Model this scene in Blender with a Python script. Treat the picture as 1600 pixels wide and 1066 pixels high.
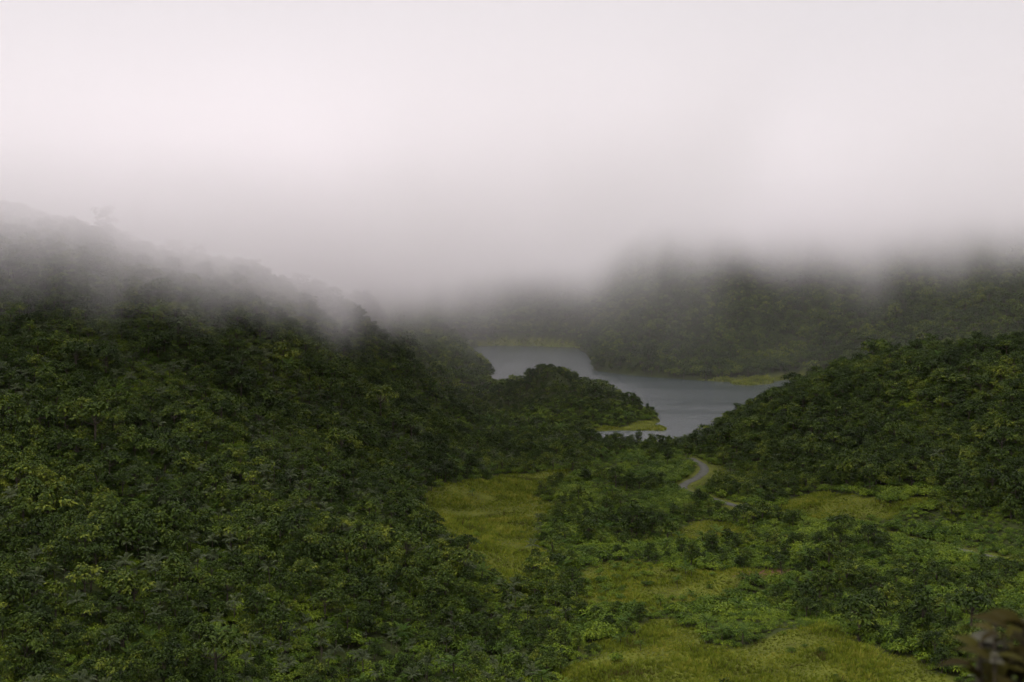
import bpy, math, random
import numpy as np

for o in list(bpy.data.objects):
    bpy.data.objects.remove(o)
random.seed(7)
rng = np.random.default_rng(11)
scn = bpy.context.scene

# ------------------------------------------------------------------ camera
EYE = 80.0            # metres above the lake
FPX = 2222.0          # 50 mm lens, in pixels of the 1600 px photograph
HORIZON = 400.0       # pixel row of the horizon
cam_d = bpy.data.cameras.new('camera')
cam = bpy.data.objects.new('camera', cam_d)
scn.collection.objects.link(cam)
cam.location = (0, 0, EYE)
cam.rotation_euler = (math.radians(90), 0, 0)
cam_d.sensor_width = 36.0
cam_d.lens = 50.0
cam_d.shift_y = -(533 - HORIZON) / 1600.0
cam_d.clip_start = 0.1
cam_d.clip_end = 6000
cam_d.dof.use_dof = True
cam_d.dof.focus_distance = 420.0
cam_d.dof.aperture_fstop = 4.5
scn.camera = cam

# ------------------------------------------------------------------ sky, sun, exposure
SUN_EL, SUN_AZ = math.radians(50), math.radians(-112)      # azimuth from +Y, clockwise positive
world = bpy.data.worlds.new('World')
scn.world = world
world.use_nodes = True
nt = world.node_tree
nt.nodes.clear()
w_out = nt.nodes.new('ShaderNodeOutputWorld')
w_bg = nt.nodes.new('ShaderNodeBackground')
w_sky = nt.nodes.new('ShaderNodeTexSky')
w_sky.sky_type = 'NISHITA'
w_sky.sun_disc = False
w_sky.sun_elevation = SUN_EL
w_sky.sun_rotation = SUN_AZ
w_sky.air_density = 1.0
w_sky.dust_density = 6.0
w_mix = nt.nodes.new('ShaderNodeMixRGB')
w_mix.inputs[0].default_value = 0.95                      # closed cloud cover over the clear sky
w_mix.inputs[2].default_value = (7.15, 6.83, 7.05, 1)
# overcast sky: brighter towards the zenith than at the horizon (CIE overcast distribution), below the horizon as at it
w_tc = nt.nodes.new('ShaderNodeTexCoord'); w_sp = nt.nodes.new('ShaderNodeSeparateXYZ'); nt.links.new(w_tc.outputs['Generated'], w_sp.inputs[0])
w_cl = nt.nodes.new('ShaderNodeMath'); w_cl.operation = 'MAXIMUM'; w_cl.inputs[1].default_value = 0.0; nt.links.new(w_sp.outputs[2], w_cl.inputs[0])
w_ci = nt.nodes.new('ShaderNodeMath'); w_ci.operation = 'MULTIPLY_ADD'; w_ci.inputs[1].default_value = 2.0; w_ci.inputs[2].default_value = 1.0
w_sq = nt.nodes.new('ShaderNodeMath'); w_sq.operation = 'POWER'; w_sq.inputs[1].default_value = 2.0; nt.links.new(w_cl.outputs[0], w_sq.inputs[0]); nt.links.new(w_sq.outputs[0], w_ci.inputs[0])
w_vm = nt.nodes.new('ShaderNodeVectorMath'); w_vm.operation = 'SCALE'
nt.links.new(w_sky.outputs[0], w_mix.inputs[1])
nt.links.new(w_mix.outputs[0], w_vm.inputs[0]); nt.links.new(w_ci.outputs[0], w_vm.inputs['Scale']); nt.links.new(w_vm.outputs[0], w_bg.inputs[0])
w_bg.inputs[1].default_value = 0.1
nt.links.new(w_bg.outputs[0], w_out.inputs[0])

sun_d = bpy.data.lights.new('sun', 'SUN')
sun_d.energy = 1.5
sun_d.angle = math.radians(8)
sun_d.color = (1.0, 0.96, 0.9)
sun = bpy.data.objects.new('sun', sun_d)
scn.collection.objects.link(sun)
from mathutils import Vector
sdir = Vector((math.sin(SUN_AZ) * math.cos(SUN_EL), math.cos(SUN_AZ) * math.cos(SUN_EL), math.sin(SUN_EL)))
sun.rotation_euler = sdir.to_track_quat('Z', 'Y').to_euler()
sun.location = sdir * 300

scn.view_settings.view_transform = 'Standard'
scn.view_settings.look = 'None'
scn.view_settings.exposure = 0.0
scn.view_settings.gamma = 1.0
scn.view_settings.use_curve_mapping = False
cy = scn.cycles
cy.max_bounces = 15
cy.diffuse_bounces = 2
cy.glossy_bounces = 3
cy.transmission_bounces = 3
cy.volume_bounces = 13
cy.transparent_max_bounces = 6
cy.caustics_reflective = False
cy.caustics_refractive = False
cy.use_denoising = True
cy.denoiser = 'OPENIMAGEDENOISE'
cy.volume_step_rate = 1.0
cy.volume_max_steps = 256
cy.use_adaptive_sampling = True
cy.adaptive_threshold = 0.025

# ------------------------------------------------------------------ small helpers
def link(o):
    scn.collection.objects.link(o)
    return o

def tag(o, label=None, cat=None, group=None, kind=None):
    if label: o['label'] = label
    if cat: o['category'] = cat
    if group: o['group'] = group
    if kind: o['kind'] = kind
    return o

def mesh_from(name, V, F, mats=(), midx=None, tint=None, smooth=False):
    me = bpy.data.meshes.new(name)
    V = np.asarray(V, dtype=np.float32)
    if isinstance(F, np.ndarray):
        nf, k = F.shape
        me.vertices.add(len(V)); me.vertices.foreach_set('co', V.ravel())
        me.loops.add(nf * k); me.loops.foreach_set('vertex_index', F.astype(np.int32).ravel())
        me.polygons.add(nf)
        me.polygons.foreach_set('loop_start', np.arange(0, nf * k, k, dtype=np.int32))
        me.update(calc_edges=True)
    else:
        me.from_pydata(V.tolist(), [], [list(f) for f in F])
    for m in mats: me.materials.append(m)
    n = len(me.polygons)
    if midx is not None: me.polygons.foreach_set('material_index', np.asarray(midx, dtype=np.int32))
    if tint is not None:
        a = me.attributes.new('tint', 'FLOAT', 'FACE'); a.data.foreach_set('value', np.asarray(tint, dtype=np.float32))
    if smooth: me.polygons.foreach_set('use_smooth', np.ones(n, dtype=bool))
    me.update()
    return me

class Geo:
    """collects quads / tris of one part"""
    def __init__(s): s.V, s.F, s.T = [], [], []
    def add(s, V, F, t=0.5):
        b = len(s.V); s.V += [tuple(v) for v in V]
        s.F += [tuple(i + b for i in f) for f in F]; s.T += [t] * len(F)
    def tube(s, pts, rad, n=6):
        pts = [Vector(p) for p in pts]; rings = []
        for i, p in enumerate(pts):
            d = (pts[min(i + 1, len(pts) - 1)] - pts[max(i - 1, 0)]).normalized()
            a = d.orthogonal().normalized(); b = d.cross(a)
            rings.append([p + (a * math.cos(2 * math.pi * k / n) + b * math.sin(2 * math.pi * k / n)) * rad[i] for k in range(n)])
        V = [v for r in rings for v in r]; F = []
        for i in range(len(pts) - 1):
            for k in range(n):
                F.append((i * n + k, i * n + (k + 1) % n, (i + 1) * n + (k + 1) % n, (i + 1) * n + k))
        V.append(pts[-1]); e = len(V) - 1
        for k in range(n): F.append(((len(pts) - 1) * n + k, (len(pts) - 1) * n + (k + 1) % n, e))
        s.add(V, F, random.random())
    def leaf(s, c, t, nrm, L, W, droop=0.0, tint=None):
        """a pointed leaf blade, folded a little along the midrib"""
        t = t.normalized(); sd = nrm.cross(t)
        if sd.length < 1e-4: sd = t.orthogonal()
        sd.normalize(); up = t.cross(sd)
        a = c; m = c + t * L * 0.5 + up * (0.06 * L); e = c + t * L - Vector((0, 0, droop * L))
        l = c + t * L * 0.45 + sd * W * 0.5; r = c + t * L * 0.45 - sd * W * 0.5
        s.add([a, l, e, r], [(0, 1, 2), (0, 2, 3)], random.random() if tint is None else tint)

# ------------------------------------------------------------------ materials
def new_mat(name):
    m = bpy.data.materials.new(name); m.use_nodes = True
    t = m.node_tree; t.nodes.clear()
    return m, t, t.nodes.new('ShaderNodeOutputMaterial')

def ramp(t, cols):
    r = t.nodes.new('ShaderNodeValToRGB'); e = r.color_ramp.elements
    while len(e) < len(cols): e.new(0.5)
    for i, (p, c) in enumerate(cols): e[i].position = p; e[i].color = (*c, 1)
    return r

def leaf_mat(name, cols, trans=0.16, rough=0.55, spec=0.10, patch=0.03, pamp=0.9):
    """leaf colour runs along the ramp: partly per leaf, partly per plant, partly in broad patches over the ground"""
    m, t, out = new_mat(name); N = t.nodes; L = t.links
    at = N.new('ShaderNodeAttribute'); at.attribute_name = 'tint'
    oi = N.new('ShaderNodeObjectInfo')
    ns = N.new('ShaderNodeTexNoise'); ns.inputs['Scale'].default_value = patch; ns.inputs['Detail'].default_value = 4
    ge = N.new('ShaderNodeNewGeometry'); L.new(ge.outputs['Position'], ns.inputs['Vector'])
    a = N.new('ShaderNodeMath'); a.operation = 'MULTIPLY'; a.inputs[1].default_value = 0.62; L.new(at.outputs['Fac'], a.inputs[0])
    b = N.new('ShaderNodeMath'); b.operation = 'MULTIPLY_ADD'; b.inputs[1].default_value = 0.50; L.new(oi.outputs['Random'], b.inputs[0]); L.new(a.outputs[0], b.inputs[2])
    c = N.new('ShaderNodeMath'); c.operation = 'MULTIPLY_ADD'; c.inputs[1].default_value = pamp; L.new(ns.outputs['Fac'], c.inputs[0]); L.new(b.outputs[0], c.inputs[2])
    d = N.new('ShaderNodeMath'); d.operation = 'SUBTRACT'; d.inputs[1].default_value = pamp / 2 + 0.04; L.new(c.outputs[0], d.inputs[0])
    r = ramp(t, cols); L.new(d.outputs[0], r.inputs[0])
    p = N.new('ShaderNodeBsdfPrincipled'); p.inputs['Roughness'].default_value = rough
    p.inputs['Specular IOR Level'].default_value = spec
    L.new(r.outputs[0], p.inputs['Base Color'])
    tr = N.new('ShaderNodeBsdfTranslucent'); L.new(r.outputs[0], tr.inputs[0])
    mx = N.new('ShaderNodeMixShader'); mx.inputs[0].default_value = trans
    L.new(p.outputs[0], mx.inputs[1]); L.new(tr.outputs[0], mx.inputs[2]); L.new(mx.outputs[0], out.inputs[0])
    return m

def plain_mat(name, c1, c2, scale=4.0, rough=0.9, bump=0.0):
    m, t, out = new_mat(name); N = t.nodes; L = t.links
    tc = N.new('ShaderNodeTexCoord'); ns = N.new('ShaderNodeTexNoise')
    ns.inputs['Scale'].default_value = scale; ns.inputs['Detail'].default_value = 5
    L.new(tc.outputs['Object'], ns.inputs['Vector'])
    r = ramp(t, [(0.3, c1), (0.7, c2)]); L.new(ns.outputs['Fac'], r.inputs[0])
    p = N.new('ShaderNodeBsdfPrincipled'); p.inputs['Roughness'].default_value = rough; p.inputs['Specular IOR Level'].default_value = 0.08
    L.new(r.outputs[0], p.inputs['Base Color'])
    if bump:
        b = N.new('ShaderNodeBump'); b.inputs['Strength'].default_value = bump
        L.new(ns.outputs['Fac'], b.inputs['Height']); L.new(b.outputs[0], p.inputs['Normal'])
    L.new(p.outputs[0], out.inputs[0])
    return m

M = {}
M['broad'] = leaf_mat('broadleaf_foliage', [(0.0, (0.008, 0.016, 0.002)), (0.4, (0.021, 0.038, 0.004)), (0.75, (0.050, 0.078, 0.007)), (1.0, (0.130, 0.152, 0.014))])
M['palm'] = leaf_mat('palm_foliage', [(0.0, (0.020, 0.031, 0.009)), (0.5, (0.036, 0.052, 0.014)), (1.0, (0.080, 0.098, 0.030))], trans=0.2, rough=0.45, spec=0.22)
M['fern'] = leaf_mat('fern_foliage', [(0.0, (0.035, 0.070, 0.012)), (0.5, (0.060, 0.105, 0.016)), (1.0, (0.12, 0.16, 0.022))], trans=0.3)
M['shrub'] = leaf_mat('shrub_foliage', [(0.0, (0.016, 0.034, 0.003)), (0.45, (0.052, 0.092, 0.006)), (1.0, (0.150, 0.200, 0.012))])
M['grass'] = leaf_mat('grass_blades', [(0.0, (0.068, 0.056, 0.016)), (0.2, (0.078, 0.106, 0.011)), (0.6, (0.145, 0.182, 0.015)), (1.0, (0.24, 0.235, 0.035))], trans=0.3, spec=.05, patch=.10, pamp=1.9)
M['bark'] = plain_mat('bark', (0.035, 0.028, 0.02), (0.10, 0.085, 0.065), 6, 0.9, 0.4)
M['dead'] = plain_mat('bleached_wood', (0.12, 0.11, 0.095), (0.26, 0.245, 0.22), 5, 0.85, 0.4)

# ------------------------------------------------------------------ the lie of the land
def W(px, py, d):
    return ((px - 800) / FPX * d, d, EYE - (py - HORIZON) / FPX * d)

def lake_pt(px, py):
    d = EYE * FPX / (py - HORIZON)
    return ((px - 800) / FPX * d, d)

T4 = 4.2
ctl = []
def cp(px, py, d, tree=T4):
    x, y, z = W(px, py, d); ctl.append((x, y, z - tree))
def cz(px, d, z): ctl.append(((px - 800) / FPX * d, d, z))
# knoll the photographer stands on
for x, y, z in ((0, 0, 78.3), (1.1, 3, 78.2), (12, 0, 78.2), (-15, 0, 78), (0, -40, 79), (30, -20, 78), (-40, -30, 80), (0, 14, 74.0), (25, 14, 72), (-25, 14, 73), (0, 40, 60), (60, 40, 55), (-60, 40, 62),
                (0, 110, 30), (-80, 110, 36), (80, 110, 30), (0, 180, 11), (-120, 170, 24), (120, 180, 14), (-200, 60, 75), (200, 60, 60), (-260, 0, 95), (260, 0, 70), (0, -150, 70)):
    ctl.append((x, y, z))
# left hillside
for a in ((0, 1066, 222), (400, 1066, 240), (800, 1066, 255), (0, 900, 268), (400, 900, 282), (700, 900, 312),
          (0, 750, 318), (300, 750, 335), (560, 750, 385), (0, 600, 372), (300, 600, 405), (560, 620, 500), (680, 640, 620), (700, 700, 548), (600, 690, 470),
          (0, 480, 425), (300, 490, 465), (560, 540, 600), (0, 345, 485), (120, 368, 492), (210, 392, 505), (300, 418, 525), (450, 445, 575), (540, 465, 640),
          (610, 528, 720), (650, 576, 790), (-200, 1000, 225), (-200, 700, 320), (-200, 400, 420), (-200, 250, 470), (630, 520, 800), (580, 470, 740)):
    cp(*a)
for a in ((0, 640, 70), (-150, 620, 85), (250, 660, 55), (450, 720, 46), (300, 900, 30), (0, 900, 50), (450, 1000, 52), (540, 960, 44), (600, 950, 34), (645, 1000, 24), (590, 1080, 40), (100, 1200, 60), (690, 900, 7), (735, 850, 5), (690, 840, 7)): cz(*a)
# valley floor, clearing, road bench
for a in ((800, 745, 505, 0), (760, 800, 442, 0), (800, 890, 350, 0), (690, 800, 430, 0), (900, 800, 440, 1), (1000, 760, 480, 1.5), (1085, 745, 508, 0), (1170, 795, 447, 0), (1340, 826, 412, 0), (1510, 862, 377, 0), (1640, 890, 350, 0),
          (900, 900, 338, 1), (1050, 900, 340, 0), (1180, 897, 345, 0), (1000, 985, 290, 0), (1100, 1040, 262, 0), (1250, 978, 283, 0), (1400, 1030, 257, 0), (930, 1066, 256, 0), (1250, 1066, 246, 0), (1150, 950, 308, 1),
          (1300, 900, 335, 2), (1400, 850, 370, 2), (1450, 960, 292, 3), (1600, 950, 285, 3), (1600, 1066, 238, 3), (1800, 1000, 250, 3), (1290, 782, 440, 0)):
    cp(*a)
for a in ((900, 590, 1.5), (1050, 575, 0.8), (960, 560, 1.2), (800, 580, 2.0), (1000, 400, 0.9), (900, 540, 1.2)): cz(*a)
# right-hand hill
for a in ((1200, 626, 560), (1300, 578, 572), (1400, 555, 572), (1500, 537, 562), (1600, 525, 552), (1800, 490, 540), (1130, 700, 530), (1200, 740, 485), (1300, 700, 495), (1450, 650, 505), (1600, 620, 485), (1500, 755, 430), (1620, 750, 420), (1600, 835, 375), (1800, 700, 420), (1150, 660, 560)):
    cp(*a)
for a in ((1250, 680, 10), (1350, 700, 18), (1500, 700, 24), (1650, 700, 30), (1300, 790, 2), (1450, 820, 8), (1650, 820, 16), (1180, 620, 12), (1110, 590, 2)): cz(*a)
# peninsula with its hump
for a in ((862, 575, 742), (829, 596, 738), (902, 596, 742), (865, 604, 712), (846, 577, 742), (880, 578, 742), (862, 574, 752), (700, 634, 740), (730, 636, 750), (740, 592, 865), (700, 582, 855), (770, 640, 700), (805, 628, 715), (785, 636, 715), (920, 606, 725), (950, 607, 712), (985, 632, 692), (870, 640, 672), (800, 660, 640), (900, 668, 652), (740, 640, 690)): cp(*a)
for a in ((1020, 678, 0.8), (960, 664, 0.9), (862, 775, 11), (862, 810, 5), (930, 775, 4), (790, 775, 1.5), (750, 770, 1.5), (980, 735, 3), (740, 740, 2)): cz(*a)
# far slopes rising into the cloud
for a in ((1000, 545, 985), (1000, 480, 1050), (1100, 520, 990), (1100, 450, 1075), (1230, 550, 960), (1230, 470, 1040), (1230, 400, 1120), (1350, 520, 950), (1350, 430, 1040), (1500, 500, 900), (1500, 420, 1000), (1600, 470, 900), (1600, 390, 1000), (940, 530, 1060),
          (800, 500, 1360), (800, 440, 1450), (700, 480, 1340), (700, 420, 1440), (900, 500, 1290), (900, 440, 1380), (600, 470, 1250), (600, 410, 1350)): cp(*a)
for a in ((1000, 1250, 110), (1100, 1300, 140), (1300, 1250, 140), (1600, 1200, 130), (1800, 1000, 110), (800, 1650, 120), (500, 1500, 100), (200, 1600, 110), (1200, 1650, 165), (1700, 1650, 165), (2000, 1400, 150), (-200, 1300, 90), (-200, 1700, 120), (800, 1900, 150)): cz(*a)
ctl = np.array(ctl)

LAKE_PX = [(702, 549), (730, 543), (770, 540), (830, 541), (900, 543), (918, 552), (926, 566), (932, 579), (975, 585), (1030, 590), (1090, 594), (1140, 597), (1145, 601), (1172, 603), (1203, 600), (1206, 596), (1245, 592), (1300, 594),
           (1310, 606), (1262, 628), (1200, 655), (1150, 675), (1100, 694), (1040, 700), (985, 698), (940, 690), (922, 681), (926, 675), (960, 673), (1000, 673), (1036, 673), (1042, 669), (1030, 667), (1014, 667), (1022, 662), (1030, 658), (1022, 653), (1008, 650), (990, 636),
           (960, 622), (915, 606), (868, 602), (820, 605), (780, 613), (748, 622), (722, 622), (706, 614), (722, 608), (750, 606), (764, 602), (769, 595), (762, 584), (740, 571), (715, 560)]
LAKE = np.array([lake_pt(*p) for p in LAKE_PX])

def seg_dist(P, poly, closed=True):
    A = poly; B = np.roll(poly, -1, axis=0)
    if not closed: A, B = poly[:-1], poly[1:]
    best = np.full(len(P), 1e9)
    for a, b in zip(A, B):
        ab = b - a; t = np.clip(((P - a) @ ab) / max(ab @ ab, 1e-9), 0, 1)
        q = a + t[:, None] * ab
        best = np.minimum(best, np.hypot(*(P - q).T))
    return best

def inside(P, poly):
    x, y = P[:, 0], P[:, 1]; r = np.zeros(len(P), bool)
    for (x1, y1), (x2, y2) in zip(poly, np.roll(poly, -1, axis=0)):
        c = (y1 > y) != (y2 > y)
        with np.errstate(divide='ignore', invalid='ignore'):
            r ^= c & (x < (x2 - x1) * (y - y1) / (y2 - y1 + 1e-12) + x1)
    return r

# radial-basis surface through the control points
MQ = 12.0
def rbf_fit(C):
    n = len(C); P = C[:, :2]
    D = np.hypot(P[:, None, 0] - P[None, :, 0], P[:, None, 1] - P[None, :, 1])
    A = np.zeros((n + 3, n + 3)); A[:n, :n] = np.sqrt(D * D + MQ ** 2) ; A[:n, :n] -= np.eye(n) * 0.3
    A[:n, n] = 1; A[:n, n + 1:] = P; A[n, :n] = 1; A[n + 1:, :n] = P.T
    return np.linalg.solve(A, np.concatenate([C[:, 2], np.zeros(3)]))
RW = rbf_fit(ctl)

def vnoise(P, s, seed):
    """value noise"""
    q = P / s; i = np.floor(q).astype(np.int64); f = q - i; f = f * f * (3 - 2 * f)
    def h(ix, iy):
        n = (ix * 374761393 + iy * 668265263 + seed * 974634777) & 0x7fffffff
        n = ((n ^ (n >> 13)) * 1274126177) & 0x7fffffff
        return ((n ^ (n >> 16)) & 0xffff) / 65535.0
    a, b, c, d = h(i[:, 0], i[:, 1]), h(i[:, 0] + 1, i[:, 1]), h(i[:, 0], i[:, 1] + 1), h(i[:, 0] + 1, i[:, 1] + 1)
    return (a * (1 - f[:, 0]) + b * f[:, 0]) * (1 - f[:, 1]) + (c * (1 - f[:, 0]) + d * f[:, 0]) * f[:, 1]

ROAD_PX = [(1078, 716), (1090, 722), (1100, 730), (1099, 738), (1088, 747), (1074, 754), (1066, 760), (1072, 767), (1090, 773), (1118, 781), (1152, 791), (1195, 801), (1250, 809), (1310, 819), (1360, 829), (1420, 842), (1480, 855), (1530, 866), (1590, 879), (1680, 900)]
ROAD_Z = 1.9
def road_pt(px, py):
    d = (EYE - ROAD_Z) * FPX / (py - HORIZON)
    return ((px - 800) / FPX * d, d)
_rp = np.array([road_pt(*p) for p in ROAD_PX])
def catmull(P, n=8):
    out = []
    for i in range(len(P) - 1):
        p0, p1, p2, p3 = P[max(i - 1, 0)], P[i], P[i + 1], P[min(i + 2, len(P) - 1)]
        for k in range(n):
            t = k / n
            out.append(0.5 * ((2 * p1) + (-p0 + p2) * t + (2 * p0 - 5 * p1 + 4 * p2 - p3) * t * t + (-p0 + 3 * p1 - 3 * p2 + p3) * t ** 3))
    out.append(P[-1]); return np.array(out)
ROAD = catmull(_rp)

def height(P):
    P = np.atleast_2d(P).astype(float); out = np.zeros(len(P))
    for i in range(0, len(P), 60000):
        Q = P[i:i + 60000]
        D = np.sqrt((Q[:, None, 0] - ctl[None, :, 0]) ** 2 + (Q[:, None, 1] - ctl[None, :, 1]) ** 2 + MQ * MQ)
        out[i:i + 60000] = D @ RW[:-3] + RW[-3] + Q @ RW[-2:]
    far = np.clip((P[:, 1] - 150) / 150, 0, 1)
    steep = np.clip((out - 6) / 30, 0, 1)
    out += far * ((vnoise(P, 70, 1) - 0.5) * (1.0 + 7 * steep) + (vnoise(P, 26, 2) - 0.5) * (1.9 + 1.8 * steep) + (vnoise(P, 9, 3) - 0.5) * 0.7)
    # road bench
    dr = seg_dist(P, ROAD[::3], False); k = np.clip(1 - (dr - 6.0) / 9.0, 0, 1); k = k * k * (3 - 2 * k)
    out = out * (1 - k) + (ROAD_Z - 0.10) * k
    # lake basin
    dl = seg_dist(P, LAKE); ins = inside(P, LAKE)
    land = np.maximum(out, np.minimum(0.12 + dl * 0.10, 1.4))
    land = np.minimum(land, 0.25 + dl * 1.3)
    return np.where(ins, -np.minimum(0.25 * dl, 4.0) - 0.02, land)

# ------------------------------------------------------------------ ground sheet
GS = 3.0
XS = np.arange(-900, 901, GS); YS = np.arange(-160, 1941, GS)
GX, GY = np.meshgrid(XS, YS); GP = np.stack([GX.ravel(), GY.ravel()], 1)
GZ = height(GP); HG = GZ.reshape(GX.shape)
def hgt(P):
    """height read off the ground sheet itself, so that things stand on it"""
    P = np.atleast_2d(P); u = np.clip((P[:, 0] - XS[0]) / GS, 0, len(XS) - 1.001); v = np.clip((P[:, 1] - YS[0]) / GS, 0, len(YS) - 1.001)
    i = u.astype(int); j = v.astype(int); f = u - i; g = v - j
    return (HG[j, i] * (1 - f) + HG[j, i + 1] * f) * (1 - g) + (HG[j + 1, i] * (1 - f) + HG[j + 1, i + 1] * f) * g
nx, ny = len(XS), len(YS)
idx = np.arange(nx * ny).reshape(ny, nx)
GF = np.stack([idx[:-1, :-1].ravel(), idx[:-1, 1:].ravel(), idx[1:, 1:].ravel(), idx[1:, :-1].ravel()], 1)

def proj(P, z):
    d = np.maximum(P[:, 1], 1.0)
    return np.stack([800 + P[:, 0] / d * FPX, HORIZON + (EYE - z) / d * FPX], 1)

# open ground, outlined where it meets the ground in the photograph (pixel -> ground), with the distances it lies between
OPEN = {
    'clearing': ([(655, 790), (672, 772), (700, 757), (740, 750), (800, 742), (862, 736), (905, 736), (878, 750), (846, 772), (872, 800), (836, 828), (852, 858), (818, 884), (838, 912), (800, 922), (760, 900), (730, 868), (700, 848), (665, 828)], 310, 540),
    'mound': ([(905, 1030), (940, 1010), (985, 985), (1010, 968), (1060, 962), (1085, 985), (1095, 1005), (1120, 1010), (1180, 1000), (1235, 982), (1290, 976), (1335, 1000), (1400, 1022), (1440, 1035), (1520, 1080), (1560, 1140), (860, 1140), (880, 1060)], 200, 330),
    'bank': ([(900, 890), (940, 880), (1010, 876), (1080, 890), (1130, 888), (1210, 890), (1225, 905), (1150, 915), (1130, 935), (1060, 945), (985, 960), (930, 950), (905, 920)], 285, 380),
    'terrace': ([(1205, 802), (1225, 785), (1270, 772), (1330, 772), (1375, 782), (1410, 786), (1450, 778), (1465, 786), (1420, 800), (1375, 812), (1300, 812), (1240, 815)], 400, 470),
    'glade': ([(1040, 832), (1080, 818), (1130, 816), (1175, 825), (1160, 842), (1110, 850), (1060, 848)], 370, 430),
    'scar': ([(1138, 898), (1160, 889), (1200, 888), (1222, 893), (1218, 903), (1180, 907), (1150, 905)], 330, 370),
    'farbank': ([(738, 541), (760, 530), (830, 528), (900, 534), (905, 545), (830, 543)], 1150, 1500),
    'spit': ([(920, 676), (945, 667), (990, 663), (1008, 655), (1032, 654), (1045, 672), (1000, 676)], 640, 700),
    'islet': ([(1085, 597), (1130, 590), (1208, 588), (1250, 585), (1300, 590), (1300, 600), (1210, 606), (1140, 606)], 850, 960),
}
def zone_mask(P, z, name):
    poly, d0, d1 = OPEN[name]; q = proj(P, z); w = np.clip(FPX / np.maximum(P[:, 1], 100), 0, 8)     # ragged edges, in metres
    q = q + np.stack([(vnoise(P, 7, 51) - .5) * 5 + (vnoise(P, 2.4, 52) - .5) * 3, (vnoise(P, 7, 53) - .5) * 1.6 + (vnoise(P, 2.4, 54) - .5) * 1.0], 1) * w[:, None]
    return inside(q, np.array(poly, float)) & (P[:, 1] > d0) & (P[:, 1] < d1)

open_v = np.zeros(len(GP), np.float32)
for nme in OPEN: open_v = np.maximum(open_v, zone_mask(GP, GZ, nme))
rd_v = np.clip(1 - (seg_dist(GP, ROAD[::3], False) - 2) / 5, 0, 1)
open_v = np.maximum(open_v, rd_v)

m, t, out = new_mat('ground_cover'); N = t.nodes; L = t.links
ge = N.new('ShaderNodeNewGeometry')
n1 = N.new('ShaderNodeTexNoise'); n1.inputs['Scale'].default_value = 0.12; n1.inputs['Detail'].default_value = 6; n1.inputs['Roughness'].default_value = 0.65
n2 = N.new('ShaderNodeTexNoise'); n2.inputs['Scale'].default_value = 1.6; n2.inputs['Detail'].default_value = 4
L.new(ge.outputs['Position'], n1.inputs['Vector']); L.new(ge.outputs['Position'], n2.inputs['Vector'])
av = N.new('ShaderNodeMath'); av.operation = 'MULTIPLY_ADD'; av.inputs[1].default_value = 0.45; L.new(n2.outputs['Fac'], av.inputs[0])
sc = N.new('ShaderNodeMath'); sc.operation = 'MULTIPLY'; sc.inputs[1].default_value = 0.6; L.new(n1.outputs['Fac'], sc.inputs[0]); L.new(sc.outputs[0], av.inputs[2])
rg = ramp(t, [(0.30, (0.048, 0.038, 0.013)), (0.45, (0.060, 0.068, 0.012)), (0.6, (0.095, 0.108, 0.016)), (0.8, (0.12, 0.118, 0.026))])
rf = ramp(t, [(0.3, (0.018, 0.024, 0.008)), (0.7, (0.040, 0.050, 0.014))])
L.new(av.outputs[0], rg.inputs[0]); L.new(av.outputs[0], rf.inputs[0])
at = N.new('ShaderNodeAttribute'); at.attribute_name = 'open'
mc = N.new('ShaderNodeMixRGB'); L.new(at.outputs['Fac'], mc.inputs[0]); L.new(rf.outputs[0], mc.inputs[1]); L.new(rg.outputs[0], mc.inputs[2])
# bare reddish earth of the worn bank
ae = N.new('ShaderNodeAttribute'); ae.attribute_name = 'earth'; re_ = ramp(t, [(0.35, (0.075, 0.042, 0.024)), (0.7, (0.14, 0.080, 0.048))]); L.new(av.outputs[0], re_.inputs[0])
me_ = N.new('ShaderNodeMixRGB'); L.new(ae.outputs['Fac'], me_.inputs[0]); L.new(mc.outputs[0], me_.inputs[1]); L.new(re_.outputs[0], me_.inputs[2]); mc = me_
pb = N.new('ShaderNodeBsdfPrincipled'); pb.inputs['Roughness'].default_value = 0.95; pb.inputs['Specular IOR Level'].default_value = 0.04; L.new(mc.outputs[0], pb.inputs['Base Color'])
bp = N.new('ShaderNodeBump'); bp.inputs['Strength'].default_value = 0.5; bp.inputs['Distance'].default_value = 0.4
L.new(n2.outputs['Fac'], bp.inputs['Height']); L.new(bp.outputs[0], pb.inputs['Normal']); L.new(pb.outputs[0], out.inputs[0])
M['ground'] = m
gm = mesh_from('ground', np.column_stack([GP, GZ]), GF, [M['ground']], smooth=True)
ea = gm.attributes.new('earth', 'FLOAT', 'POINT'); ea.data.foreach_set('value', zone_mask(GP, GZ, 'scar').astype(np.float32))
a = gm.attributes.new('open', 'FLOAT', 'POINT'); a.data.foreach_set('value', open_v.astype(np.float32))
ground = tag(link(bpy.data.objects.new('ground', gm)), 'hilly valley ground under the forest and grass', kind='structure')

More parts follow.
